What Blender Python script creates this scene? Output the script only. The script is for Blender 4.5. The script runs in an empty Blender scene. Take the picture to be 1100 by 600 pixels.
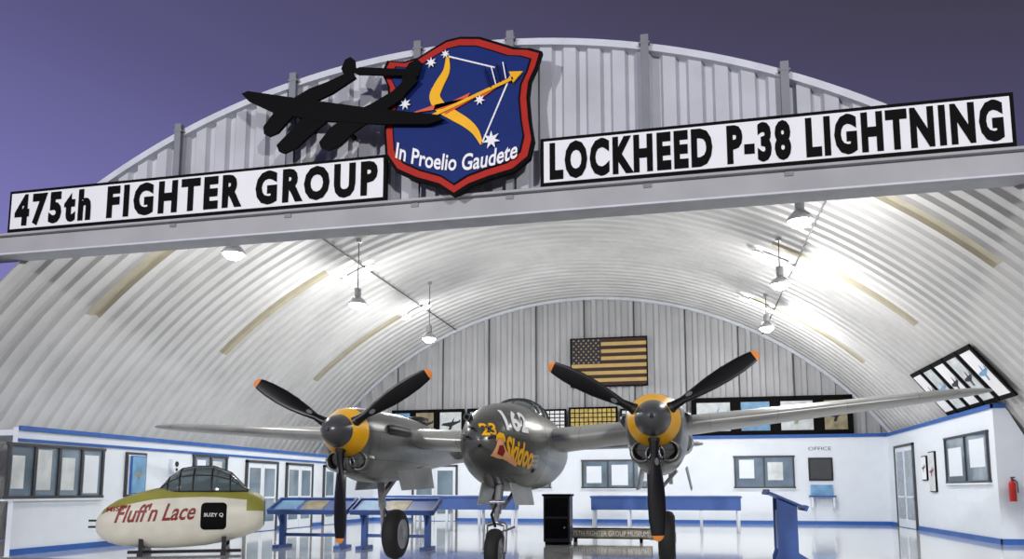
import bpy, bmesh, math, random
from mathutils import Vector, Matrix
from mathutils.bvhtree import BVHTree
random.seed(4)
pi=math.pi
H=1.27
sc=bpy.context.scene
try:
    sc.view_settings.view_transform='Standard'
    sc.view_settings.look='None'
except Exception: pass

# ---------------------------------------------------------------- materials
def lin(c):
    return tuple(((x/255)/12.92 if x/255<=.04045 else ((x/255+.055)/1.055)**2.4) for x in c)
def mat(name,rgb,rough=.5,metal=0.,var=.08,scale=3.,emit=0,trans=0,bump=0,coat=0,spec=None):
    m=bpy.data.materials.new(name); m.use_nodes=True
    nt=m.node_tree; b=nt.nodes['Principled BSDF']
    c=lin(rgb)
    tc=nt.nodes.new('ShaderNodeTexCoord'); n=nt.nodes.new('ShaderNodeTexNoise')
    n.inputs['Scale'].default_value=scale; n.inputs['Detail'].default_value=4
    nt.links.new(tc.outputs['Object'],n.inputs['Vector'])
    r=nt.nodes.new('ShaderNodeValToRGB')
    r.color_ramp.elements[0].position=.3; r.color_ramp.elements[1].position=.7
    r.color_ramp.elements[0].color=tuple(x*(1-var) for x in c)+(1,)
    r.color_ramp.elements[1].color=tuple(min(1,x*(1+var)) for x in c)+(1,)
    nt.links.new(n.outputs['Fac'],r.inputs['Fac'])
    nt.links.new(r.outputs['Color'],b.inputs['Base Color'])
    b.inputs['Roughness'].default_value=rough; b.inputs['Metallic'].default_value=metal
    if spec is not None: b.inputs['Specular IOR Level'].default_value=spec
    if trans: b.inputs['Transmission Weight'].default_value=trans
    if coat: b.inputs['Coat Weight'].default_value=coat
    if emit:
        b.inputs['Emission Color'].default_value=c+(1,); b.inputs['Emission Strength'].default_value=emit
    if bump:
        bp=nt.nodes.new('ShaderNodeBump'); bp.inputs['Strength'].default_value=bump
        nt.links.new(n.outputs['Fac'],bp.inputs['Height']); nt.links.new(bp.outputs['Normal'],b.inputs['Normal'])
    m['ramp']=r.name
    return m
def panelled(name,rgb,rough,metal,sx=.9,sy=.45,line=.45,var=.1,axis='yz'):
    """painted sheet metal with thin riveted seams"""
    m=mat(name,rgb,rough,metal,var=var,scale=1.6); nt=m.node_tree; b=nt.nodes['Principled BSDF']
    r=nt.nodes[m['ramp']]
    tc=nt.nodes.new('ShaderNodeTexCoord'); sp=nt.nodes.new('ShaderNodeSeparateXYZ'); cb=nt.nodes.new('ShaderNodeCombineXYZ')
    nt.links.new(tc.outputs['Object'],sp.inputs[0])
    a,c=axis
    nt.links.new(sp.outputs['XYZ'.index(a.upper())],cb.inputs[0]); nt.links.new(sp.outputs['XYZ'.index(c.upper())],cb.inputs[1])
    k=nt.nodes.new('ShaderNodeTexBrick'); k.inputs['Scale'].default_value=1
    k.inputs['Brick Width'].default_value=sx; k.inputs['Row Height'].default_value=sy
    k.inputs['Mortar Size'].default_value=.006; k.inputs['Color1'].default_value=(1,1,1,1); k.inputs['Color2'].default_value=(.86,.86,.86,1)
    k.inputs['Mortar'].default_value=(line,line,line,1)
    nt.links.new(cb.outputs[0],k.inputs['Vector'])
    mx=nt.nodes.new('ShaderNodeMix'); mx.data_type='RGBA'; mx.blend_type='MULTIPLY'; mx.inputs[0].default_value=1
    nt.links.new(r.outputs['Color'],mx.inputs[6]); nt.links.new(k.outputs['Color'],mx.inputs[7])
    nt.links.new(mx.outputs[2],b.inputs['Base Color'])
    return m
M={}
M['facade']=mat('facade_steel',(190,192,200),.55,.0,.1,1.2)
M['trim']=mat('arch_trim',(208,211,220),.5)
M['post']=mat('post_steel',(130,133,140),.5,.1)
M['beam']=mat('beam_paint',(170,170,174),.6,var=.12,scale=.8)
M['vault']=mat('vault_steel',(196,196,196),.58,.0,.08,.8,spec=.3)
M['beige']=mat('skylight_panel',(164,158,138),.6)
M['back']=mat('back_steel',(176,177,180),.5,.0,.07,1)
M['white']=mat('wall_white',(224,231,240),.6,var=.02)
M['blue']=mat('trim_blue',(38,92,170),.45)
M['dblue']=mat('stand_blue',(54,88,156),.45)
M['black']=mat('black_paint',(6,6,7),.7,spec=.12)
M['signw']=mat('sign_white',(240,240,244),.55,var=.02)
M['red']=mat('shield_red',(176,40,32),.6,spec=.2)
M['navy']=mat('shield_blue',(18,42,110),.6,spec=.2)
M['yel']=mat('paint_yellow',(246,182,14),.4)
M['orange']=mat('paint_orange',(220,90,44),.5)
M['tip']=mat('blade_tip',(228,136,56),.45)
M['plane']=panelled('airplane_grey',(118,120,118),.3,.5)
M['wing']=panelled('airplane_wing_grey',(164,165,162),.34,.35,1.1,.55,.6,axis='xy')
M['nose']=panelled('airplane_nose_grey',(100,102,98),.27,.45,.8,.5)
M['dark']=mat('dark_metal',(46,47,48),.4,.5)
M['spin']=mat('spinner_grey',(98,100,102),.3,.5)
M['blade']=mat('blade_black',(16,16,18),.35,.0,spec=.4)
M['tyre']=mat('tyre_rubber',(24,24,25),.75,bump=.1)
M['steel']=mat('polished_steel',(190,192,196),.25,.8)
M['hub']=mat('wheel_hub',(150,152,155),.35,.6)
M['glass']=mat('canopy_glass',(120,135,140),.06,0,.02,trans=.55)
M['pane']=mat('window_pane',(120,138,152),.08,.1,.4,.8,coat=.5)
M['frame']=mat('window_frame',(60,62,66),.5)
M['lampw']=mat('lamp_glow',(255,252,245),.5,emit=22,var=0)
M['olive']=mat('exhibit_olive',(146,143,62),.45)
M['cream']=mat('exhibit_cream',(218,215,200),.4)
M['redtxt']=mat('lettering_red',(132,34,32),.5)
M['skin']=mat('nose_art_skin',(232,170,120),.5)
M['gold']=mat('flag_gold',(196,168,104),.7)
M['maroon']=mat('flag_maroon',(58,34,32),.7)
M['fnavy']=mat('flag_navy',(38,40,56),.7)
M['sky']=mat('painting_sky',(112,158,196),.5,var=.35,scale=2.5)
M['paint2']=mat('painting_land',(150,140,110),.5,var=.4,scale=4)
M['paint3']=mat('painting_cloud',(206,212,214),.5,var=.2,scale=3)
M['grid']=mat('display_gold',(200,176,96),.5,var=.3,scale=9)
M['apron']=mat('apron_concrete',(120,118,116),.8,var=.15,scale=2,bump=.1)
M['ground']=mat('asphalt',(70,70,72),.9,var=.2,scale=2)
M['exting']=mat('extinguisher_red',(190,40,34),.35)

def floor_mat():
    m=mat('floor_tile',(230,231,230),.1,var=.05,scale=.7); nt=m.node_tree; b=nt.nodes['Principled BSDF']; r=nt.nodes[m['ramp']]
    tc=nt.nodes.new('ShaderNodeTexCoord'); k=nt.nodes.new('ShaderNodeTexBrick'); k.offset=0
    k.inputs['Scale'].default_value=1; k.inputs['Brick Width'].default_value=1.2; k.inputs['Row Height'].default_value=1.2
    k.inputs['Mortar Size'].default_value=.012; k.inputs['Color1'].default_value=(1,1,1,1); k.inputs['Color2'].default_value=(.94,.94,.93,1)
    k.inputs['Mortar'].default_value=(.6,.6,.6,1)
    nt.links.new(tc.outputs['Object'],k.inputs['Vector'])
    mx=nt.nodes.new('ShaderNodeMix'); mx.data_type='RGBA'; mx.blend_type='MULTIPLY'; mx.inputs[0].default_value=1
    nt.links.new(r.outputs['Color'],mx.inputs[6]); nt.links.new(k.outputs['Color'],mx.inputs[7]); nt.links.new(mx.outputs[2],b.inputs['Base Color'])
    b.inputs['Coat Weight'].default_value=.5; b.inputs['Coat Roughness'].default_value=.05
    return m
M['floor']=floor_mat()

# ---------------------------------------------------------------- mesh builder
_tcache={}
def text_geo(s,offset=0.,shear=0.,spacing=1.):
    key=(s,offset,shear,spacing)
    if key in _tcache: return _tcache[key]
    cu=bpy.data.curves.new('t','FONT'); cu.body=s; cu.offset=offset; cu.shear=shear; cu.space_character=spacing; cu.resolution_u=3
    o=bpy.data.objects.new('t',cu); sc.collection.objects.link(o)
    bpy.context.view_layer.update()
    me=bpy.data.meshes.new_from_object(o.evaluated_get(bpy.context.evaluated_depsgraph_get()))
    vs=[(v.co.x,v.co.y) for v in me.vertices]; fs=[tuple(p.vertices) for p in me.polygons]
    bpy.data.objects.remove(o); bpy.data.meshes.remove(me)
    x0=min(v[0] for v in vs);x1=max(v[0] for v in vs);y0=min(v[1] for v in vs);y1=max(v[1] for v in vs)
    vs=[((a-x0)/(x1-x0),(b-y0)/(y1-y0)) for a,b in vs]
    _tcache[key]=(vs,fs); return vs,fs
def refine(vs,fs,fx,fy,maxlen):
    """subdivide a flat (u,v) mesh so it can be wrapped on a curved skin"""
    bm=bmesh.new(); V=[bm.verts.new((u*fx,v*fy,0)) for u,v in vs]
    for f in fs:
        try: bm.faces.new([V[i] for i in f])
        except ValueError: pass
    bmesh.ops.triangulate(bm,faces=bm.faces)
    for _ in range(4):
        E=[e for e in bm.edges if e.calc_length()>maxlen]
        if not E: break
        bmesh.ops.subdivide_edges(bm,edges=E,cuts=1); bmesh.ops.triangulate(bm,faces=bm.faces)
    bm.verts.index_update()
    r=([(v.co.x/fx,v.co.y/fy) for v in bm.verts],[tuple(v.index for v in f.verts) for f in bm.faces]); bm.free(); return r

class B:
    def __init__(s): s.v=[];s.f=[];s.m=[];s.sm=[];s.mats=[]
    def add(s,vs,fs,m,smooth=False):
        n=len(s.v); s.v+= [tuple(v) for v in vs]
        for i,f in enumerate(fs):
            mm=m(i) if callable(m) else m
            mm=M[mm] if isinstance(mm,str) else mm
            if mm not in s.mats: s.mats.append(mm)
            s.f.append(tuple(n+k for k in f)); s.m.append(s.mats.index(mm)); s.sm.append(smooth)
    def box(s,x0,x1,y0,y1,z0,z1,m,T=None):
        vs=[Vector((x,y,z)) for x in (x0,x1) for y in (y0,y1) for z in (z0,z1)]
        if T is not None: vs=[T@v for v in vs]
        s.add(vs,[(0,1,3,2),(4,6,7,5),(0,4,5,1),(2,3,7,6),(0,2,6,4),(1,5,7,3)],m)
    def rings(s,R,m,cap0=True,cap1=True,smooth=True,closed=True):
        n=len(R[0]); vs=[p for r in R for p in r]; fs=[]
        for i in range(len(R)-1):
            for j in range(n if closed else n-1):
                k=(j+1)%n; fs.append((i*n+j,i*n+k,(i+1)*n+k,(i+1)*n+j))
        if callable(m): s.add(vs,fs,lambda i:m(i//(n if closed else n-1)),smooth)
        else: s.add(vs,fs,m,smooth)
        mm=(lambda i:m(0)) if callable(m) else m
        if cap0: s.add(R[0],[tuple(range(n))],mm,False)
        mm=(lambda i:m(len(R)-2)) if callable(m) else m
        if cap1: s.add(R[-1],[tuple(range(n))],mm,False)
    def cyl(s,p0,p1,r0,r1,m,n=16,cap=True):
        p0=Vector(p0);p1=Vector(p1); d=(p1-p0).normalized()
        a=d.orthogonal().normalized(); b=d.cross(a)
        R=[[p+(a*math.cos(2*pi*i/n)+b*math.sin(2*pi*i/n))*r for i in range(n)] for p,r in((p0,r0),(p1,r1))]
        s.rings(R,m,cap,cap)
    def rev(s,c,d,prof,m,n=28,cap=False):
        c=Vector(c);d=Vector(d).normalized(); a=d.orthogonal().normalized(); b=d.cross(a)
        R=[[c+d*t+(a*math.cos(2*pi*i/n)+b*math.sin(2*pi*i/n))*max(r,.0005) for i in range(n)] for t,r in prof]
        s.rings(R,m,cap,cap)
    def tube(s,pts,r,m,n=8):
        for a,b in zip(pts,pts[1:]): s.cyl(a,b,r,r,m,n)
    def prism(s,pts,y0,y1,m):
        n=len(pts); vs=[(x,y0,z) for x,z in pts]+[(x,y1,z) for x,z in pts]
        fs=[tuple(range(n)),tuple(range(n,2*n))]+[(i,(i+1)%n,n+(i+1)%n,n+i) for i in range(n)]
        s.add(vs,fs,m)
    def ribbon(s,pts,w,y,m,th=.02):
        L=[];Rr=[];n=len(pts)
        for i in range(n):
            a=Vector(pts[max(0,i-1)]);b_=Vector(pts[min(n-1,i+1)]); d=(b_-a).normalized(); nn=Vector((-d.y,d.x))
            ww=(w[i] if isinstance(w,(list,tuple)) else w)/2; p=Vector(pts[i])
            L.append(p+nn*ww); Rr.append(p-nn*ww)
        R_=[[(L[i].x,y,L[i].y),(Rr[i].x,y,Rr[i].y),(Rr[i].x,y+th,Rr[i].y),(L[i].x,y+th,L[i].y)] for i in range(n)]
        s.rings(R_,m,smooth=False)
    def text(s,t,fn,m,offset=0.,shear=0.,spacing=1.,wrap=None):
        vs,fs=text_geo(t,offset,shear,spacing)
        if wrap: vs,fs=refine(vs,fs,wrap[0],wrap[1],.035)
        s.add([fn(u,v) for u,v in vs],fs,m)
    def quad(s,a,b,c,d,th,m):
        a,b,c,d=map(Vector,(a,b,c,d)); n=(b-a).cross(d-a).normalized()*th
        vs=[a,b,c,d,a+n,b+n,c+n,d+n]
        s.add(vs,[(0,1,2,3),(4,5,6,7),(0,1,5,4),(1,2,6,5),(2,3,7,6),(3,0,4,7)],m)
    def done(s,name,loc=(0,0,0),rz=0,parent=None,bevel=0,recalc=True):
        me=bpy.data.meshes.new(name); me.from_pydata(s.v,[],s.f)
        for m in s.mats: me.materials.append(m)
        for p,mi,sm in zip(me.polygons,s.m,s.sm): p.material_index=mi; p.use_smooth=sm
        if recalc:
            bm=bmesh.new(); bm.from_mesh(me); bmesh.ops.recalc_face_normals(bm,faces=bm.faces); bm.to_mesh(me); bm.free()
        o=bpy.data.objects.new(name,me); sc.collection.objects.link(o)
        o.location=loc; o.rotation_euler=(0,0,rz)
        if parent: o.parent=parent
        if bevel:
            md=o.modifiers.new('bevel','BEVEL'); md.width=bevel; md.segments=2; md.limit_method='ANGLE'
        return o
def empty(name,loc,rz=0,parent=None):
    e=bpy.data.objects.new(name,None); sc.collection.objects.link(e); e.location=loc; e.rotation_euler=(0,0,rz); e.empty_display_size=.3
    if parent: e.parent=parent
    return e
def hermite(tab,t):
    if t<=tab[0][0]: return tab[0][1:]
    if t>=tab[-1][0]: return tab[-1][1:]
    for i in range(len(tab)-1):
        if tab[i][0]<=t<=tab[i+1][0]: break
    x0,x1=tab[i][0],tab[i+1][0]; h=x1-x0; u=(t-x0)/h; out=[]
    for k in range(1,len(tab[0])):
        def sl(j): return (tab[j+1][k]-tab[j][k])/(tab[j+1][0]-tab[j][0])
        def tan(j):
            if j==0: return sl(0)
            if j==len(tab)-1: return sl(j-1)
            a,b=sl(j-1),sl(j)
            return 0 if a*b<=0 else 2*a*b/(a+b)
        m0,m1=tan(i),tan(i+1)
        out.append((2*u**3-3*u*u+1)*tab[i][k]+(u**3-2*u*u+u)*h*m0+(-2*u**3+3*u*u)*tab[i+1][k]+(u**3-u*u)*h*m1)
    return out
def sect(y,zc,hw,ht,hb,x0=0,n=36,e=2.2,axis='y'):
    P=[]
    for i in range(n):
        a=2*pi*i/n; c,s_=math.cos(a),math.sin(a)
        x=hw*math.copysign(abs(c)**(2/e),c); z=zc+(ht if s_>0 else hb)*math.copysign(abs(s_)**(2/e),s_)
        P.append((x0+x,y,z) if axis=='y' else (y,x0+x,z))
    return P
def skin_tree(R):
    n=len(R[0]); vs=[Vector(p) for r in R for p in r]; fs=[]
    for i in range(len(R)-1):
        for j in range(n):
            k=(j+1)%n; fs.append((i*n+j,i*n+k,(i+1)*n+k,(i+1)*n+j))
    return BVHTree.FromPolygons(vs,fs)
def decal(tree,n,u0,u1,z0,z1,slant=0,off=.006):
    """lay a marking onto the skin, pressed on along horizontal direction -n"""
    n=Vector(n).normalized(); U=Vector((-n.y,n.x,0))
    def f(u,v):
        o=U*(u0+u*(u1-u0))+Vector((0,0,z0+v*(z1-z0)+slant*u))+n*6
        h=tree.ray_cast(o,-n)
        if h[0] is None: return o-n*6
        nn=h[1] if h[1].dot(n)>0 else -h[1]
        return h[0]+nn*off+n*off
    return f

# ---------------------------------------------------------------- hangar shell
X0=-4.0; R0=14.1; ZA=7.8+H; ZC=ZA-R0; YF=12.8; YB=31.3
def arch(x,r=R0): 
    return ZC+math.sqrt(max(0,r*r-(x-X0)**2))
def wave(t,pitch,amp,flat=.45,sl=.12):
    u=(t/pitch)%1
    if u<flat: return 0
    if u<flat+sl: return amp*(u-flat)/sl
    if u<1-sl: return amp
    return amp*(1-u)/sl
def samples(a,b,pitch,flat=.45,sl=.12):
    out=[];k=math.floor(a/pitch)
    while k*pitch<b:
        for q in(0,flat,flat+sl,1-sl):
            t=(k+q)*pitch
            if a<=t<=b: out.append(t)
        k+=1
    return [a]+out+[b]
b=B(); aw=math.asin((0-ZC)/R0)
ys=samples(YF,YB,.46); NA=84; Rr=[]
for y in ys:
    r=R0+wave(y,.46,.075)
    Rr.append([(X0+r*math.cos(aw+(pi-2*aw)*j/NA),y,ZC+r*math.sin(aw+(pi-2*aw)*j/NA)) for j in range(NA+1)])
def vm(i):
    ri=i//NA; j=i%NA; y=(ys[ri]+ys[min(ri+1,len(ys)-1)])/2; x=X0+R0*math.cos(aw+(pi-2*aw)*(j+.5)/NA)
    d=abs(x-X0)
    for yc in(15.4,20.7,26.7):
        if abs(y-yc)<.24 and 6.2<d<9.6: return 'beige'
    return 'vault'
vs=[p for r in Rr for p in r]; fs=[]
for i in range(len(Rr)-1):
    for j in range(NA): fs.append((i*(NA+1)+j,i*(NA+1)+j+1,(i+1)*(NA+1)+j+1,(i+1)*(NA+1)+j))
b.add(vs,fs,vm,False); b.done('ceiling',recalc=False)
b=B(); xs=samples(X0-9.5,X0+9.5,.42,.3,.1)
vs=[];fs=[]
for x in xs:
    y=YF-.05-wave(x,.42,.1,.3,.1); vs+=[(x,y,4.75+H),(x,y,max(arch(x),4.76+H))]
for i in range(len(xs)-1): fs.append((2*i,2*i+2,2*i+3,2*i+1))
b.add(vs,fs,'facade'); 
N=70; A0=math.asin((4.7+H-ZC)/R0); R_=[]
ra,rb,ya,yb=R0-.02,R0+.1,YF-.24,YF+.05
for j in range(N+1):
    a=A0+(pi-2*A0)*j/N; c,s_=math.cos(a),math.sin(a)
    R_.append([(X0+ra*c,ya,ZC+ra*s_),(X0+rb*c,ya,ZC+rb*s_),(X0+rb*c,yb,ZC+rb*s_),(X0+ra*c,yb,ZC+ra*s_)])
b.rings(R_,'trim',smooth=False)
b.done('wall_front',recalc=False)
for px in(-9.35,-6.98,-4.55,-2.85,-.54,1.66):
    b=B(); top=arch(px)+.2
    b.box(px-.065,px+.065,YF-.34,YF-.325,4.9+H,top,'post'); b.box(px-.065,px+.065,YF-.26,YF-.245,4.9+H,top,'post'); b.box(px-.012,px+.012,YF-.325,YF-.26,4.9+H,top,'post')
    b.box(px-.09,px+.09,YF-.345,YF-.24,top-.16,top-.13,'post')
    b.done('steel_post')
b=B(); b.box(-15.6,8.6,YF-.32,YF+.1,4.62+H,5.0+H,'beam'); b.box(-15.6,8.6,YF-.42,YF+.1,4.98+H,5.03+H,'beam'); b.box(-15.6,8.6,YF-.38,YF+.1,4.6+H,4.64+H,'trim')
for x in(-15.5,8.4): b.box(x-.2,x+.2,YF-.15,YF+.1,0,4.61+H,'beam')
b.done('header_beam',bevel=.01)
b=B(); xs=samples(X0-13.1,X0+13.1,.5,.5,.1); vs=[];fs=[]
for x in xs:
    y=YB-.02-wave(x,.5,.1,.5,.1); vs+=[(x,y,0),(x,y,arch(x)+.03)]
for i in range(len(xs)-1): fs.append((2*i,2*i+2,2*i+3,2*i+1))
b.add(vs,fs,'back')
for k in range(-6,7): 
    x=X0+k*2.0; b.box(x-.02,x+.02,YB-.16,YB-.12,3.3,arch(x)-.05,'frame')
b.done('wall_back',recalc=False)
b=B(); R_=[]
for j in range(61):
    a=aw+(pi-2*aw)*j/60; c,s_=math.cos(a),math.sin(a)
    R_.append([(X0+(R0-.12)*c,YB-.25,ZC+(R0-.12)*s_),(X0+(R0-.01)*c,YB-.25,ZC+(R0-.01)*s_),(X0+(R0-.01)*c,YB-.13,ZC+(R0-.01)*s_),(X0+(R0-.12)*c,YB-.13,ZC+(R0-.12)*s_)])
b.rings(R_,'trim',smooth=False); b.done('trim_1')
XL=-12.9; XR=7.09; YP=30.85; HL=2.5; HR=3.25
b=B(); b.box(XL-.12,XL,YF+.1,YP,0,HL,'white'); b.box(-15.6,XL-.12,YF+.6,YP,HL-.12,HL,'white'); b.done('wall_left')
b=B(); b.box(XL,XL+.05,YF+.1,YP,HL-.06,HL+.03,'blue'); b.box(XL,XL+.03,YF+.1,YP,HL-.28,HL-.22,'blue'); b.done('trim_2')
b=B(); b.box(XL,XL+.03,YF+.1,YP,0,.12,'blue'); b.done('baseboard_left')
b=B(); b.box(XR,XR+.12,20.6,YP,0,HR,'white'); b.prism([(XR+.12,0),(9.05,0),(7.35,HR),(XR+.12,HR)],20.6,20.72,'white'); b.done('wall_right')
b=B(); b.box(XR-.05,XR,20.55,YP,HR-.05,HR+.05,'blue'); b.box(XR-.05,7.35,20.55,20.6,HR-.05,HR+.05,'blue'); b.done('trim_3')
b=B(); b.box(XR-.03,XR,20.57,YP,0,.13,'blue'); b.box(XR-.03,9.0,20.57,20.6,0,.13,'blue'); b.done('baseboard_right')
b=B(); b.box(XL,XR,YP,YP+.12,0,3.27,'white'); b.box(XL,XR,YP+.12,YB-.2,3.17,3.27,'white'); b.done('wall_rear_partition')
b=B(); b.box(XL,XR,YP-.05,YP,3.2,3.32,'blue'); b.done('trim_4')
b=B(); b.box(XL,XR,YP-.03,YP,0,.13,'blue'); b.done('baseboard_back')
b=B(); b.box(-17.2,9.5,12.6,YB,-.1,0,'floor'); b.done('floor')
b=B(); b.box(-30,25,-6,12.6,-.1,0,'apron'); b.done('apron')
b=B(); b.box(-150,150,-60,200,-.3,-.1,'ground'); b.done('ground')

# ---------------------------------------------------------------- signs
def sign(x0,x1,txt,sp=1.):
    b=B(); y=YF-.42; z0,z1=5.03+H,5.87+H
    b.box(x0,x1,y,y+.08,z0,z1,'black'); b.box(x0+.06,x1-.06,y-.012,y+.01,z0+.06,z1-.06,'signw')
    fx0,fx1=x0+.16,x1-.16; fz0,fz1=z0+.09,z1-.09
    b.text(txt,lambda u,v:(fx0+u*(fx1-fx0),y-.02,fz0+v*(fz1-fz0)),'black',offset=.056,spacing=sp)
    b.done('lettered_sign')
sign(-13.0,-5.05,'475th FIGHTER GROUP',1.3)
sign(-2.3,4.85,'LOCKHEED P-38 LIGHTNING',1.22)
def S(px,py): return (-7.74+(px-262)*.0171, 7.11-((py-100)+.095*(px-262))*.0166+H)
yS=YF-.62
out=[(424,62),(440,64),(456,60),(472,50),(486,42),(500,39),(520,40),(540,47),(556,53),(570,54),(582,58),(578,72),(571,88),(569,105),(571,130),(574,150),(570,168),(555,181),(530,189),(510,197),(495,207),(480,197),(455,190),(435,181),(424,165),(422,140),(426,110),(425,90),(418,75)]
def scl(p,k): return [(499+(x-499)*k,122+(y-122)*k) for x,y in p]
b=B()
b.prism([S(*p) for p in scl(out,1.03)],yS+.02,yS+.12,'black')
b.prism([S(*p) for p in scl(out,.99)],yS,yS+.03,'red')
b.prism([S(*p) for p in scl(out,.90)],yS-.015,yS+.01,'black')
b.prism([S(*p) for p in scl(out,.88)],yS-.025,yS+.01,'navy')
yy=yS-.05
def smoothp(P,k=6):
    out_=[]
    for i in range(len(P)-1):
        p0,p1,p2,p3=P[max(i-1,0)],P[i],P[i+1],P[min(i+2,len(P)-1)]
        for q in range(k):
            t=q/k; out_.append(tuple(.5*((2*p1[d])+(-p0[d]+p2[d])*t+(2*p0[d]-5*p1[d]+4*p2[d]-p3[d])*t*t+(-p0[d]+3*p1[d]-3*p2[d]+p3[d])*t**3) for d in range(len(p1))))
    out_.append(tuple(P[-1])); return out_
bow=smoothp([(488,60,.05),(487,76,.12),(479,92,.17),(475,104,.19),(481,115,.2),(494,124,.18),(508,133,.16),(518,143,.12),(524,156,.05)])
b.ribbon([S(p[0],p[1]) for p in bow],[p[2] for p in bow],yy,'yel')
b.ribbon([S(*p) for p in[(488,60),(537,74)]],.025,yy,'signw'); b.ribbon([S(*p) for p in[(524,156),(553,84)]],.025,yy,'signw')
lt=[(450,122),(476,113),(474,119),(512,101),(509,107),(556,84),(520,110),(522,104),(486,124),(488,117)]
b.prism([S(*p) for p in lt],yy-.01,yy+.01,'orange')
b.ribbon([S(*p) for p in[(470,127),(556,87)]],.055,yy-.03,'yel')
b.prism([S(*p) for p in[(552,80),(566,80),(556,92)]],yy-.03,yy,'yel')
for k in range(4): b.ribbon([S(534+k*5,97-k*3),S(528+k*6,76-k*2)],.018,yy-.045,'signw' if k%2 else 'black')
def star(b,cx,cz,r,y,m,n=5,th=.02):
    b.prism([(cx+(r if i%2==0 else r*.42)*math.sin(pi*i/n),cz+(r if i%2==0 else r*.42)*math.cos(pi*i/n)) for i in range(2*n)],y,y+th,m)
for (px,py,r) in((471,67,.1),(486,58,.08),(522,109,.1),(534,152,.16),(444,112,.11)):
    x,z=S(px,py); star(b,x,z,r,yy-.02,'signw',7)
def curvetxt(u,v):
    px=434+u*126; py=178-v*18+14*(1-((u-.5)*2)**2)-8
    x,z=S(px,py); return (x,yS-.045,z)
b.text('In Proelio Gaudete',curvetxt,'signw',offset=.02,shear=.15)
b.done('shield_emblem')
b=B(); yq=yS-.16
for i,P in enumerate(([(262,99),(269,96),(330,106),(400,117),(480,127),(487,132),(470,137),(420,136),(350,131),(300,121),(270,107)],
 [(289,137),(290,145),(296,148),(306,144),(320,128),(340,113),(366,101),(392,84),(387,76),(360,88),(340,95),(318,108),(300,122)],
 [(305,158),(308,165),(314,167),(328,161),(344,146),(362,131),(356,117),(340,121),(324,138)],
 [(353,155),(355,161),(362,164),(376,159),(390,145),(415,127),(440,110),(459,89),(451,82),(432,100),(408,114),(385,124),(364,140)],
 [(386,75),(396,72),(460,77),(460,84),(394,80)],
 [(379,82),(375,73),(379,63),(385,60),(390,64),(391,74),(385,84)],[(442,93),(442,81),(449,69),(458,65),(463,70),(460,82),(450,95)],
 )):
    b.prism([S(*p) for p in P],yq+.004*i,yq+.06,'black')
for px,z in((375,6.35),(330,6.55)): x=S(px,0)[0]; b.box(x-.03,x+.03,yq+.05,YF-.1,z+H,z+.06+H,'black')
b.done('airplane_silhouette_sign')

# ---------------------------------------------------------------- lamps, added vault glows
def point(parent,loc,en,r):
    l=bpy.data.lights.new('bulb_or_glow','POINT'); l.energy=en; l.shadow_soft_size=r; l.color=(1,.98,.955)
    o=bpy.data.objects.new('bulb_or_glow',l); sc.collection.objects.link(o); o.parent=parent; o.location=loc
def lamp(x,y,z,en):
    e=empty('pendant_lamp',(x,y,z))
    top=arch(x)-z
    b=B(); b.rev((0,0,0),(0,0,1),[(.0,.25),(.03,.26),(.10,.22),(.2,.13),(.24,.08)],'steel',24)
    b.rev((0,0,0),(0,0,1),[(.012,.235),(.09,.2),(.19,.11),(.2,.02)],'signw',24)
    b.cyl((0,0,.23),(0,0,.46),.09,.09,'hub'); b.cyl((0,0,.46),(0,0,top+.02),.014,.014,'frame',8); b.cyl((0,0,top-.08),(0,0,top+.02),.07,.07,'hub')
    b.rev((0,0,0),(0,0,1),[(.02,.21),(-.03,.2),(-.08,.15),(-.11,.08),(-.12,0)],'lampw',20)
    b.done('shade',parent=e)
    point(e,(0,0,-.26),en,.12)
for x,y,en in((-9.55,14.8,200),(-8.84,19.75,380),(-8.5,24.9,400),(2.2,15.3,200),(2.35,20.1,380),(2.53,25.6,400)):
    lamp(x,y,5.08+H,en)
def glow_pair(xa,xb,y):  # added glowing discs that imitate pendant-lamp reflections on the vault ribs
    xm=(xa+xb)/2; e=empty('vault_glow_pair',(xm,y,arch(xm)-.1))
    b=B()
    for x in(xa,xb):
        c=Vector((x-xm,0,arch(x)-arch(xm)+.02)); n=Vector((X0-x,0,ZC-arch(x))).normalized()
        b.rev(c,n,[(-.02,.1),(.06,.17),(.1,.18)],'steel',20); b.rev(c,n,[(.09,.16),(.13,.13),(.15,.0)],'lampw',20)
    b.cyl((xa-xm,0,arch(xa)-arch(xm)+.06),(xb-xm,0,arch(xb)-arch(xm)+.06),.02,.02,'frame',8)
    b.done('glow_discs',parent=e); n=Vector((X0-xm,0,ZC-arch(xm))).normalized()
    point(e,tuple(n*.4),20,.06)  # weak added light, makes the ribs around the discs glow
for y in(21.4,26.6): glow_pair(-10.0,-9.25,y); glow_pair(2.0,2.8,y)
for x in(-9.4,2.9):
    b=B(); z=arch(x)-.06; b.tube([(x,13,z),(x,31,z)],.022,'frame'); b.done('electrical_conduit')

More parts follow.
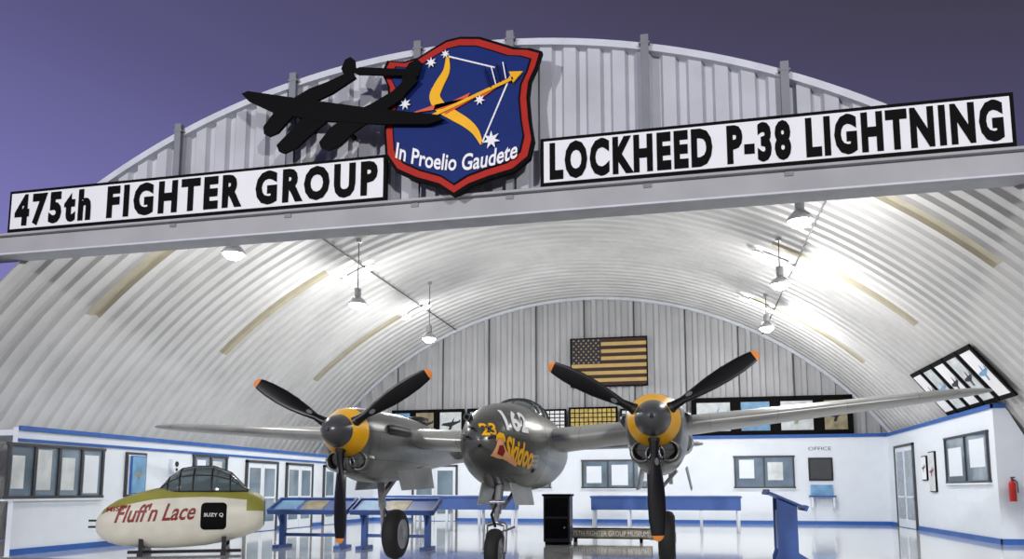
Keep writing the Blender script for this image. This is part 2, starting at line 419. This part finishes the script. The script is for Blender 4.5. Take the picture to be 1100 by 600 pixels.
# ---------------------------------------------------------------- fighter airplane
air=empty('fighter_airplane',(-2.88,11.58,0))
body=empty('airframe',(0,0,0),parent=air); body.rotation_euler=(0,math.radians(-1.2),0)
HZ=2.24
podT=[(-.74,1.97,.01,.01,.01),(-.72,1.97,.09,.09,.09),(-.64,1.97,.21,.21,.21),(-.5,1.97,.31,.33,.32),(-.25,1.97,.42,.46,.45),(.1,1.97,.53,.59,.57),(.6,1.97,.62,.69,.68),(1.2,1.97,.66,.73,.73),(2.6,1.98,.66,.73,.72),(3.8,2.0,.58,.62,.6),(5.0,2.05,.38,.4,.4),(6.1,2.1,.06,.06,.06)]
b=B(); st=[-.74,-.735,-.72,-.69,-.64,-.57,-.5,-.4,-.25,-.1,.1,.3,.6,.9,1.2,1.9,2.6,3.2,3.8,4.4,5,5.6,6.1]
podR=[sect(y,*hermite(podT,y),n=48) for y in st]; tree=skin_tree(podR)
b.rings(podR,lambda i:'nose' if st[i]<1.2 else 'plane')
nd=(math.sin(math.radians(38)),-math.cos(math.radians(38)),0)
b.text('162',decal(tree,nd,.0,.52,2.13,2.47,-.02),'signw',offset=.035,spacing=1.15,wrap=(.5,.3))
b.text('23',decal(tree,nd,-.42,-.2,2.04,2.23,.0),'yel',offset=.03,wrap=(.2,.2))
b.text('Skidoo',decal(tree,nd,-.06,.66,1.70,2.06,-.14),'yel',offset=.035,shear=.3,wrap=(.7,.3))
def shape(P,m,off,dx=0,dz=0):
    P=[(x+dx,z+dz) for x,z in P]
    x0,x1=min(p[0] for p in P),max(p[0] for p in P); z0,z1=min(p[1] for p in P),max(p[1] for p in P)
    vs=[((x-x0)/(x1-x0),(z-z0)/(z1-z0)) for x,z in P]; vs,fs=refine(vs,[tuple(range(len(vs)))],x1-x0,z1-z0,.03)
    f=decal(tree,nd,x0,x1,z0,z1,0,off); b.add([f(u,v) for u,v in vs],fs,m)
D=(.05,-.06)
shape([(-.33,1.82),(-.27,1.95),(-.25,2.03),(-.2,2.08),(-.14,2.06),(-.13,1.98),(-.06,1.88),(.06,1.8),(.22,1.72),(.2,1.67),(.04,1.72),(-.08,1.77),(-.2,1.78)],'skin',.007,*D)
shape([(-.28,2.02),(-.27,2.1),(-.21,2.15),(-.13,2.13),(-.1,2.04),(-.14,1.99),(-.15,2.06),(-.22,2.07)],'yel',.011,*D)
shape([(-.24,1.85),(-.22,1.96),(-.15,1.97),(-.1,1.88),(-.13,1.81)],'redtxt',.012,*D)
for k,t in enumerate(('CREW CHIEF','SGT. MILLER','ARMORER')): b.text(t,decal(tree,nd,.66,.84,1.76-k*.07,1.80-k*.07,0,.005),'signw',wrap=(.2,.05))
for x,z in((-.12,2.16),(.12,2.16),(-.2,2.04),(.2,2.04)): b.cyl((x,-.3,z),(x,-.82,z),.022,.018,'dark',10)
b.cyl((0,-.5,1.9),(0,-.92,1.9),.032,.028,'dark',12)
b.cyl((-.3,-.08,2.36),(-.3,-.34,2.36),.055,.055,'dark',14)
b.cyl((-.3,-.345,2.36),(-.3,-.34,2.36),.035,.035,'black',14)
b.cyl((.5,.7,1.6),(.5,.55,1.56),.04,.04,'dark',14)
b.done('fuselage_pod',parent=body)
def canopy(b,y0,y1,zb,hw,ht,ax='y',mir=1,x0=0):
    n=14; R_=[]; prof=[(0,.05,.4),(.12,.55,.75),(.25,.9,.95),(.4,1,1),(.6,1,1),(.8,.75,.85),(1,.05,.45)]
    for t,h,w in prof:
        y=y0+t*(y1-y0); ring=[]
        for j in range(n+1):
            a=pi*j/n; p=(x0+hw*w*math.cos(a),y,zb+ht*h*math.sin(a))
            ring.append(p if ax=='y' else (p[1],p[0],p[2]))
        R_.append(ring)
    b.rings(R_,'glass',False,False,True,False)
    for r in R_[1:-1]: b.tube([tuple(q) for q in r],.018,'dark',6)
    for j in(0,3,7,11,14): b.tube([tuple(r[j]) for r in R_],.014,'dark',6)
b=B(); canopy(b,1.15,3.3,2.5,.46,.38)
b.rings([sect(1.9,2.55,.14,.2,.2,n=16),sect(2.3,2.55,.14,.22,.2,n=16)],'dark'); b.done('canopy',parent=body)
def wingring(x,le,ch,z,t):
    n=16; up=[];lo=[]
    for i in range(n+1):
        u=(1-math.cos(pi*i/n))/2
        yt=5*t*(.2969*math.sqrt(u)-.126*u-.3516*u*u+.2843*u**3-.1015*u**4)
        up.append((x,le+u*ch,z+yt*ch*1.15)); lo.append((x,le+u*ch,z-yt*ch*.8))
    return up+lo[::-1][1:-1]
xs=[0,1.2,2.44,3.6,4.8,6,7,7.45,7.68,7.8,7.86]
def wp(x):
    a=abs(x); ch=3.05-.25*a; le=1.65+.07*a; t=.155-.003*a
    if a>6.94: k=max(0,min(1,(a-6.94)/.93)); q=math.sqrt(max(.0,1-k*k)); c2=ch*max(.12,q); le+= (ch-c2)*.45; ch=c2
    return (x,le,ch,2.06+.085*a,t)
allx=[-x for x in xs[::-1][:-1]]+xs
b=B(); b.rings([wingring(*wp(x)) for x in allx],'wing'); b.done('wing',parent=body)
nacT=[(.12,0,.37,.37,.36),(.2,0,.41,.40,.60),(.35,0,.43,.42,.70),(.7,0,.47,.44,.78),(1.3,0,.50,.46,.80),(2.2,0,.50,.46,.76),(3.2,0,.46,.42,.62),(4.5,0,.38,.36,.46),(6,.02,.31,.3,.34),(8,.05,.24,.24,.25),(9.4,.08,.15,.15,.16),(9.9,.09,.03,.03,.03)]
for sx in(-1,1):
    b=B(); x=2.44*sx
    R_=[sect(y,HZ+c,hw,ht,hb,x0=x,n=40) for y,c,hw,ht,hb in[(y,)+tuple(hermite(nacT,y)) for y in(.12,.15,.2,.27,.35,.5,.7,1,1.3,1.8,2.2,2.7,3.2,3.8,4.5,5.2,6,7,8,8.8,9.4,9.9)]]
    b.rings(R_,'plane')
    for dx,r,dz in((-.2,.13,-.46),(.2,.13,-.46),(0,.12,-.5)):
        b.rev((x+dx,.1,HZ+dz),(0,1,0),[(.2,r*.5),(.1,r*.85),(0,r),(.0,r+.03),(.25,r+.06)],lambda i:'dark' if i<2 else 'plane',20)
        b.cyl((x+dx,.2,HZ+dz),(x+dx,.22,HZ+dz),r*.7,r*.7,'black',18)
    for s2 in(-1,1):
        b.rings([sect(.7,HZ+.08,.06,.06,.06,x0=x+s2*.46,n=12),sect(.8,HZ+.08,.09,.09,.09,x0=x+s2*.47,n=12),sect(1.6,HZ+.08,.09,.09,.09,x0=x+s2*.48,n=12)],'dark')
        b.rings([sect(5.2,HZ-.02,.2,.24,.24,x0=x+s2*.36,n=20),sect(5.6,HZ-.02,.24,.28,.28,x0=x+s2*.36,n=20),sect(6.6,HZ-.02,.2,.24,.24,x0=x+s2*.34,n=20),sect(7.2,HZ,.08,.1,.1,x0=x+s2*.26,n=20)],'plane')
    b.rev((x,3.4,HZ+.4),(0,0,1),[(0,.26),(.1,.26),(.14,.15)],'dark',20,True)
    b.done('nacelle_and_boom',parent=body)
    b=B(); pts=[(9.55+.62*math.cos(a)*(1 if math.cos(a)<0 else .8),HZ+.12+1.0*math.sin(a)) for a in[2*pi*i/28 for i in range(28)]]
    n=len(pts); vs=[(x-.05,y,z) for y,z in pts]+[(x+.05,y,z) for y,z in pts]
    b.add(vs,[tuple(range(n)),tuple(range(n,2*n))]+[(i,(i+1)%n,n+(i+1)%n,n+i) for i in range(n)],'plane'); b.done('tail_fin',parent=body,bevel=.02)
    b=B(); prof=[(-.58,.002),(-.565,.06),(-.52,.12),(-.43,.19),(-.31,.24),(-.23,.262),(-.1,.32),(.03,.38),(.1,.395)]
    b.rev((x,0,HZ),(0,1,0),prof,lambda i:'spin' if i<5 else 'yel',36)
    b.rev((x,0,HZ),(0,1,0),[(-.585,.03),(-.6,.02)],'dark',12,True)
    for k in range(3):
        ang=math.radians((30,150,270)[k]); rd=Vector((math.cos(ang),0,math.sin(ang))); tg=Vector((-math.sin(ang),0,math.cos(ang))); ay=Vector((0,1,0))
        c=Vector((x,-.12,HZ)); R_=[]
        b.cyl(c+rd*.16,c+rd*.33,.1,.085,'dark',18)
        T=[(.2,.075,.07,60),(.34,.08,.07,58),(.5,.12,.05,52),(.7,.2,.036,44),(.95,.26,.028,36),(1.2,.275,.022,30),(1.45,.25,.018,26),(1.6,.21,.014,24),(1.67,.18,.013,23),(1.7,.155,.011,22),(1.735,.10,.008,22),(1.75,.03,.005,22)]
        for r,cw,tk,tw in T:
            tw=math.radians(tw*.75); u=tg*math.cos(tw)+ay*math.sin(tw)*sx*1; w=ay*math.cos(tw)-tg*math.sin(tw)*sx
            cc=c+rd*r; h=cw/2 if r>.4 else cw
            R_.append([cc+u*h*math.cos(a)+w*tk*math.sin(a) for a in[2*pi*i/16 for i in range(16)]])
        b.rings(R_,lambda i:'tip' if T[i][0]>=1.665 else 'blade')
        p=c+rd*.62; tw=math.radians(36); u=tg*math.cos(tw)+ay*math.sin(tw)*sx; w=ay*math.cos(tw)-tg*math.sin(tw)*sx
        q=[p-w*.047+u*.035*math.cos(a)+rd*.055*math.sin(a) for a in[2*pi*i/14 for i in range(14)]]
        b.add(q,[tuple(range(14))],'hub')
    b.done('propeller',parent=body)
b=B(); R_=[]
for x in(-3.3,-3.15,-2.4,0,2.4,3.15,3.3):
    k=.5 if abs(x)>3.2 else 1; R_.append(wingring(x,9.0+(1-k)*.3,1.15*k,HZ+.14,.1))
b.rings(R_,'plane'); b.done('tailplane',parent=body)
def wheel(b,c,r,w):
    b.rev(c,(1,0,0),[(-w*.5,r*.6),(-w*.5,r*.8),(-w*.36,r*.95),(-w*.12,r),(w*.12,r),(w*.36,r*.95),(w*.5,r*.8),(w*.5,r*.6)],'tyre',36)
    b.rev(c,(1,0,0),[(-w*.5,r*.6),(-w*.4,r*.55),(-w*.42,r*.25),(-w*.55,r*.2),(-w*.55,0)],'hub',30)
    b.rev(c,(1,0,0),[(w*.5,r*.6),(w*.4,r*.55),(w*.42,r*.25),(w*.55,r*.2),(w*.55,0)],'hub',30)
for sx in(-1,1):
    b=B(); x=2.48*sx; y=2.35; r=.455
    wheel(b,(x,y,r),r,.28)
    xs_=x-.24*1
    b.cyl((xs_,y-.25,1.75),(xs_,y-.08,.95),.07,.07,'hub'); b.cyl((xs_,y-.08,.95),(xs_,y,.46),.045,.045,'steel'); b.cyl((xs_-.05,y,.455),(x,y,.455),.05,.05,'hub')
    b.tube([(xs_,y-.1,1.0),(xs_,y+.2,.8),(xs_,y+.02,.55)],.025,'dark'); b.cyl((xs_,y-.12,1.15),(xs_,y+.9,1.75),.035,.035,'hub')
    b.cyl((xs_,y-.12,1.1),(x+.2,y-.3,1.6),.03,.03,'hub')
    for s2 in(-1,1):
        b.quad((x+s2*.36,y-.9,1.62),(x+s2*.38,y+.9,1.7),(x+s2*.46,y+.85,1.3),(x+s2*.44,y-.85,1.26),.02,'wing')
    b.done('main_landing_gear',parent=air)
b=B(); wheel(b,(0,.02,.345),.345,.2)
b.cyl((0,.42,1.5),(0,.16,.92),.065,.065,'hub'); b.cyl((0,.16,.92),(0,.1,.78),.045,.045,'steel')
b.tube([(0,.1,.78),(.15,.08,.74),(.15,.02,.345)],.035,'hub'); b.tube([(0,.1,.78),(-.15,.08,.74),(-.15,.02,.345)],.035,'hub'); b.cyl((-.18,.02,.345),(.18,.02,.345),.03,.03,'steel')
b.tube([(0,.1,1.05),(0,-.18,.9),(0,.04,.72)],.022,'dark'); b.cyl((.1,.2,1.0),(.18,.95,1.4),.028,.028,'hub'); b.cyl((-.1,.2,1.0),(-.18,.95,1.4),.028,.028,'hub')
b.cyl((-.12,.2,1.08),(.12,.2,1.08),.04,.04,'steel')
for s2 in(-1,1): b.quad((s2*.22,.1,1.38),(s2*.26,1.5,1.34),(s2*.34,1.4,1.02),(s2*.3,.15,1.04),.015,'wing')
b.cyl((.05,.1,.62),(.32,-.05,.72),.018,.018,'steel')
b.done('nose_landing_gear',parent=air)

# ---------------------------------------------------------------- second nose exhibit
ex=empty('airplane_nose_exhibit',(-11.25,13.2,0),math.radians(27))
exT=[(0,.60,.02,.02,.02),(.04,.60,.15,.15,.15),(.15,.62,.28,.28,.30),(.4,.66,.42,.42,.45),(.8,.70,.50,.53,.54),(1.3,.73,.54,.61,.6),(2.0,.75,.54,.62,.58),(2.6,.76,.48,.54,.46),(3.0,.78,.4,.42,.34),(3.12,.79,.3,.3,.24)]
b=B(); st=[0,.015,.04,.08,.15,.26,.4,.6,.8,1.05,1.3,1.65,2,2.3,2.6,2.8,3.0,3.12]
R_=[[ (y,x,z) for (x,y,z) in sect(s,*hermite(exT,s),n=40)] for s in st]
n=40; vs=[p for r in R_ for p in r]; fs=[(i*n+j,i*n+(j+1)%n,(i+1)*n+(j+1)%n,(i+1)*n+j) for i in range(len(R_)-1) for j in range(n)]
def em(k):
    i,j=divmod(k,n); a=2*pi*(j+.5)/n
    return 'olive' if (math.sin(a)>.62 and i>3) or i>14 and math.sin(a)>.2 else 'cream'
b.add(vs,fs,em,True); b.add(R_[-1],[tuple(range(n))],'dark')
et=skin_tree(R_)
def sideskin(u0,u1,z0,z1,slant=0,off=.008):
    def f(u,v):
        o=Vector((u0+u*(u1-u0),-6,z0+v*(z1-z0)+slant*u)); h=et.ray_cast(o,Vector((0,1,0)))
        if h[0] is None: return o+Vector((0,6,0))
        nn=h[1] if h[1].y<0 else -h[1]
        return h[0]+nn*off
    return f
b.text("Fluff'n Lace",sideskin(.42,1.88,.64,.98,.06),'redtxt',offset=.018,shear=.4,wrap=(1.4,.3))
b.text("MISS",sideskin(.24,.58,.84,.93,.04),'redtxt',offset=.02,wrap=(.3,.1))
def rr(w,h,r):
    P=[]
    for cx,cy,a0 in((w-r,h-r,0),(r,h-r,90),(r,r,180),(w-r,r,270)):
        for k in range(5): a=math.radians(a0+k*22.5); P.append(((cx+r*math.cos(a))/w,(cy+r*math.sin(a))/h))
    return P
pv,pf=refine(rr(.47,.52,.08),[tuple(range(20))],.47,.52,.04); f=sideskin(1.97,2.44,.5,1.02,0,.006); b.add([f(u,v) for u,v in pv],pf,'black')
b.text("SUZY Q",sideskin(2.03,2.38,.74,.82,0,.014),'signw',offset=.01,wrap=(.3,.1))
canopy(b,1.1,2.8,1.24,.38,.5,ax='x')
b.rings([[(1.9,.16*math.cos(a),1.2+.2*math.sin(a)) for a in[2*pi*i/14 for i in range(14)]],[(2.1,.16*math.cos(a),1.25+.24*math.sin(a)) for a in[2*pi*i/14 for i in range(14)]]],'dark')
for z in(.56,.68): b.cyl((.05,-.1,z),(-.1,-.1,z),.02,.02,'dark',10)
for s_ in(.9,2.4):
    b.box(s_-.05,s_+.05,-.45,.45,.0,.08,'dark'); b.box(s_-.04,s_+.04,-.4,-.32,.08,.36,'dark'); b.box(s_-.04,s_+.04,.32,.4,.08,.36,'dark'); b.box(s_-.04,s_+.04,-.36,.36,.08,.16,'dark')
b.box(.6,2.7,-.04,.04,.03,.09,'dark')
b.done('nose_pod',parent=ex)

# ---------------------------------------------------------------- furniture
def infostand(x0,y,w,rz=0):
    b=B(); T=Matrix.Translation((0,0,.93))@Matrix.Rotation(math.radians(24),4,'X')
    b.box(0,w,-.3,.3,-.03,.0,'dblue',T); b.box(0,w,-.33,-.28,-.07,.04,'dblue',T); b.box(0,w,.28,.33,-.07,.04,'dblue',T)
    b.box(0,.05,-.3,.3,-.07,.04,'dblue',T); b.box(w-.05,w,-.3,.3,-.07,.04,'dblue',T)
    k=0
    while .12+k*.62+.55<w: b.box(.12+k*.62,.12+k*.62+.52,-.24,.24,.0,.01,'paint2' if k%2 else 'sky',T); k+=1
    for x in(.18,w-.28):
        b.box(x,x+.12,-.06,.06,.06,.9,'dblue'); b.box(x-.02,x+.14,-.3,.3,0,.07,'dblue'); b.quad((x+.02,-.06,.5),(x+.02,-.25,.8),(x+.06,-.25,.8),(x+.06,-.06,.5),.03,'dblue')
    b.box(.2,w-.2,-.02,.02,.25,.32,'dblue')
    b.done('information_stand',(x0,y,0),rz,bevel=.006)
infostand(-9.1,16.1,1.9); infostand(-7.15,16.1,1.9)
b=B(); T=Matrix.Translation((0,0,1.1))@Matrix.Rotation(math.radians(24),4,'Y')
b.box(-.32,.36,-.45,.45,-.03,.01,'dblue',T); b.box(-.36,-.32,-.47,.47,-.06,.04,'dblue',T); b.box(.34,.39,-.47,.47,-.06,.04,'dblue',T); b.box(-.28,.3,-.4,.4,.01,.02,'paint3',T)
for y in(-.38,.3): b.prism([(-.2,0),(.34,0),(.34,.06),(.18,.16),(.18,1.0),(-.16,1.13),(-.16,.16),(-.2,.06)],y,y+.08,'dblue')
b.box(-.14,.14,-.3,.3,.2,.9,'dblue')
b.done('reading_lectern',(1.68,15.2,0),bevel=.006)
def counter(x0,x1,y,h=1.08):
    b=B(); w=x1-x0; b.box(0,w,0,.7,h-.06,h,'dblue'); b.box(.03,w-.03,.03,.67,h-.42,h-.06,'dblue'); b.box(.1,w-.1,.1,.6,h,h+.02,'paint3')
    nn=int(w/1.3)+1
    for k in range(nn+1):
        x=.06+k*(w-.2)/nn; b.box(x,x+.08,.06,.14,0,h-.4,'white'); b.box(x,x+.08,.56,.64,0,h-.4,'white')
    b.done('display_counter',(x0,y,0),bevel=.008)
counter(-3.0,1.5,24.2); counter(-9.6,-5.2,23.5)
b=B(); b.box(0,.62,0,.5,.06,1.12,'dark'); b.box(-.03,.65,-.03,.53,1.12,1.17,'black'); b.box(.04,.58,-.02,0,.15,.6,'black'); b.box(.04,.58,-.02,0,.65,1.08,'black'); b.box(.03,.59,.03,.47,0,.06,'black'); b.cyl((.5,-.04,.4),(.5,-.02,.4),.02,.02,'steel')
b.done('tool_cabinet',(-3.35,18.2,0),bevel=.01)
b=B(); b.box(0,2.1,0,.04,.08,.34,'black'); b.box(.03,2.07,-.006,0,.11,.31,'paint2')
b.text('475TH FIGHTER GROUP MUSEUM',lambda u,v:(.1+u*1.9,-.012,.15+v*.12),'signw',offset=.01)
for x in(.2,1.8): b.box(x,x+.06,-.12,.16,0,.08,'black')
b.done('floor_sign',(-3.0,19.4,0))

def window(k,loc,rz,w,h,n):
    b=B(); f=.06
    b.box(-w/2,w/2,-.02,.0,0,h,'pane')
    b.box(-w/2-f,w/2+f,-.06,0,-f,0,'frame'); b.box(-w/2-f,w/2+f,-.06,0,h,h+f,'frame')
    for i in range(n+1):
        x=-w/2+i*w/n; b.box(x-f/2,x+f/2,-.06,0,0,h,'frame')
    b.box(-w/2-.1,w/2+.1,-.1,0,-f-.04,-f,'white')
    for i in range(n):
        x=-w/2+(i+.12+random.uniform(0,.1))*w/n; ww=w/n*random.uniform(.45,.68); z0=h*random.uniform(.04,.3)
        b.box(x,x+ww,-.026,-.019,z0,h*random.uniform(.78,.95),random.choice(['paint3','paint3','white','sky']))
    b.done('window_%d'%k,loc,rz)
def door(k,loc,rz,w,h,n=2):
    b=B(); b.box(-w/2-.08,-w/2,-.07,0,0,h+.08,'frame'); b.box(w/2,w/2+.08,-.07,0,0,h+.08,'frame'); b.box(-w/2-.08,w/2+.08,-.07,0,h,h+.08,'frame')
    for i in range(n):
        a=-w/2+i*w/n; c=a+w/n
        b.box(a+.01,c-.01,-.04,0,.02,h,'white'); b.box(a+.12,c-.12,-.05,-.03,.3,h-.15,'pane'); b.box(a+.12,c-.12,-.055,-.03,1.0,1.06,'white')
        b.cyl((c-.06,-.09,1.0),(c-.06,-.04,1.0),.025,.025,'steel')
    b.done('door_%d'%k,loc,rz)
RL=pi/2; RR=-pi/2
window(1,(XL,13.95,1.15),RL,2.5,.98,4); window(2,(XL,19.3,1.45),RL,1.5,.7,2)
door(1,(XL+.001,22.0,0),RL,1.7,2.08); door(2,(XL+.001,24.4,0),RL,1.7,2.08); door(3,(XL+.001,27.1,0),RL,1.7,2.08); 
window(3,(2.75,YP,1.38),0,2.1,1.1,2); window(4,(-2.6,YP,1.38),0,3.0,1.0,3); window(5,(-6.6,YP,1.38),0,2.4,1.0,3)
window(6,(XR,22.6,1.5),RR,3.2,1.15,2); door(4,(XR,28.6,0),RR,2.2,2.7)
door(5,(-10.2,YP,0),0,1.8,2.2)

def picture(loc,rz,w,h,m,mid=None,fr='black',f=.06,lean=0,name='framed_picture'):
    b=B(); T=Matrix.Rotation(-lean,4,'X')
    b.box(-w/2,w/2,-.05,0,0,h,fr,T); b.box(-w/2+f,w/2-f,-.06,-.04,f,h-f,m,T)
    if mid:
        zc=h*.5; k=min(w,h)
        def pr(P,y,mm):
            n=len(P); vs=[T@Vector((x,yy_,z)) for yy_ in(y,y+.006) for x,z in P]
            b.add(vs,[tuple(range(n)),tuple(range(n,2*n))]+[(i,(i+1)%n,n+(i+1)%n,n+i) for i in range(n)],mm)
        pr([(-.34*w,zc-.02*k),(-.25*w,zc+.05*k),(.3*w,zc+.12*k),(.34*w,zc+.2*k),(.36*w,zc+.08*k),(.0,zc-.08*k)],-.067,mid)
        pr([(-.08*w,zc-.2*k),(.02*w,zc+.05*k),(.14*w,zc+.26*k),(.1*w,zc+.02*k),(.0,zc-.22*k)],-.072,mid)
    b.done(name,loc,rz)
picture((XL,16.3,1.1),RL,.7,1.05,'signw',fr='frame'); picture((XL+.07,16.3,1.17),RL,.5,.9,'sky','paint2',fr='blue',f=.02)
yL=YB-.25
for x0,x1,m,md in((.15,1.8,'paint3','sky'),(1.8,3.25,'sky','paint3'),(3.25,4.8,'paint3','paint2'),(4.8,6.0,'paint2','dark')):
    picture(((x0+x1)/2,yL,3.3),0,x1-x0,1.5,m,md,f=.2)
for x0,x1,m in((-12.2,-11.25,'sky'),(-11.25,-10.2,'paint2'),(-10.2,-9.0,'paint3'),(-8.9,-7.6,'sky'),(-7.5,-6.0,'paint3')):
    picture(((x0+x1)/2,yL,3.3),0,x1-x0,1.3,m,'dark',f=.14)
def rack(x0,x1,z0,h,rows,cols,m,name):
    b=B(); w=x1-x0; b.box(0,w,-.05,0,0,h,'black')
    for i in range(cols):
        for j in range(rows):
            a=.06+i*(w-.12)/cols; c=.06+j*(h-.12)/rows
            b.box(a+.02,a+(w-.12)/cols-.02,-.06,-.05,c+.02,c+(h-.12)/rows-.02,m)
    b.done(name,(x0,yL,z0))
rack(-5.9,-4.75,3.35,1.15,7,5,'signw','victory_board'); rack(-4.65,-2.7,3.35,1.2,6,10,'grid','victory_board'); rack(-2.6,-1.35,3.35,1.1,6,6,'paint3','victory_board')
picture((4.75,YP,1.6),0,.85,.85,'frame',fr='dark'); 
b=B(); b.box(-.45,.45,-.35,0,1.0,1.06,'dblue'); b.box(-.38,.38,-.1,0,1.06,1.45,'sky'); b.box(-.4,-.34,-.33,0,.6,1.0,'white'); b.box(.34,.4,-.33,0,.6,1.0,'white'); b.done('wall_desk',(4.75,YP,0))
b=B(); b.text('OFFICE',lambda u,v:(u*.8,-.01,v*.13),'frame'); b.done('wall_lettering',(4.35,YP,2.72))
for k in range(5):
    picture((XR+.1,19.75+k*.98,HR+.12),RR,.9,1.5,'paint3' if k%2 else 'signw','dark' if k%3 else 'sky',f=.12,lean=-.66)
picture((XR,26.3,1.55),RR,.5,.75,'signw','frame',f=.03); picture((XR,25.5,1.2),RR,.6,1.2,'paint3','redtxt',f=.03)
b=B(); b.cyl((0,0,0),(0,0,.42),.075,.075,'exting',20); b.rev((0,0,.42),(0,0,1),[(0,.075),(.04,.05),(.07,.03)],'exting',16); b.cyl((0,0,.48),(0,0,.56),.02,.02,'dark'); b.box(-.02,.02,-.12,.04,.54,.57,'dark'); b.tube([(0,-.02,.52),(.09,-.04,.45),(.1,-.04,.2)],.012,'dark'); b.box(-.03,.03,.05,.09,.2,.3,'dark')
b.done('fire_extinguisher',(7.35,20.48,1.0))
b=B(); b.box(-.12,.12,-.12,0,0,.35,'white'); b.cyl((0,-.13,.22),(0,-.12,.22),.07,.07,'dark'); b.cyl((0,-.13,.08),(0,-.12,.08),.04,.04,'dark'); b.done('wall_speaker',(XL,17.7,1.7),RL)

# ---------------------------------------------------------------- flag
b=B(); w,h=3.0,1.9; sh=h/13
for i in range(13): b.box(0,w,-.03,0,i*sh,(i+1)*sh,'maroon' if i%2==0 else 'gold')
b.box(0,w*.4,-.04,0,h-7*sh,h,'fnavy')
for r in range(9):
    for c in range(6 if r%2==0 else 5):
        star(b,w*.4*((c+(.5 if r%2==0 else 1))/6),h-7*sh+(r+.5)*7*sh/9,.045,-.05,'gold',th=.008)
for a in((-.05,w+.05,-.045,0,-.05,0),(-.05,w+.05,-.045,0,h,h+.05),(-.05,0,-.045,0,0,h),(w,w+.05,-.045,0,0,h)): b.box(*a,'black')
b.done('american_flag',(-4.53,YB-.2,4.14+H))

# ---------------------------------------------------------------- world, lights, camera
w=bpy.data.worlds.new('dusk'); sc.world=w; w.use_nodes=True; nt=w.node_tree; bg=nt.nodes['Background']
tc=nt.nodes.new('ShaderNodeTexCoord'); sp=nt.nodes.new('ShaderNodeSeparateXYZ'); nt.links.new(tc.outputs['Generated'],sp.inputs[0])
m1=nt.nodes.new('ShaderNodeMath'); m1.operation='MULTIPLY_ADD'; m1.inputs[1].default_value=1.3; m1.inputs[2].default_value=.15; nt.links.new(sp.outputs['Z'],m1.inputs[0])
m2=nt.nodes.new('ShaderNodeMath'); m2.operation='MULTIPLY_ADD'; m2.inputs[1].default_value=.35; nt.links.new(sp.outputs['X'],m2.inputs[0]); nt.links.new(m1.outputs[0],m2.inputs[2])
r=nt.nodes.new('ShaderNodeValToRGB'); nt.links.new(m2.outputs[0],r.inputs['Fac'])
r.color_ramp.elements[0].position=.25; r.color_ramp.elements[0].color=lin((124,121,184))+(1,)
r.color_ramp.elements[1].position=.9; r.color_ramp.elements[1].color=lin((66,62,80))+(1,)
e=r.color_ramp.elements.new(.56); e.color=lin((90,87,132))+(1,)
nt.links.new(r.outputs['Color'],bg.inputs['Color']); bg.inputs['Strength'].default_value=1
def flood(loc,tgt,en,ang=60,col=(1,.985,.94)):
    l=bpy.data.lights.new('floodlight','SPOT'); l.energy=en; l.spot_size=math.radians(ang); l.spot_blend=.5; l.shadow_soft_size=.5; l.color=col
    o=bpy.data.objects.new('floodlight',l); sc.collection.objects.link(o); o.location=loc
    o.rotation_euler=(Vector(tgt)-Vector(loc)).to_track_quat('-Z','Y').to_euler()
flood((9,-9,9),(-2,12.5,4.5),10500,75); flood((-13,-9,9),(-5,12.5,4.5),10500,75)
cam=bpy.data.cameras.new('camera'); co=bpy.data.objects.new('camera',cam); sc.collection.objects.link(co)
co.location=(0,0,H); co.rotation_euler=(pi/2+math.radians(6.9),0,math.radians(12.7))
cam.sensor_width=36; cam.lens=840/1100*36; cam.shift_y=124/1100; cam.clip_end=500
sc.camera=co
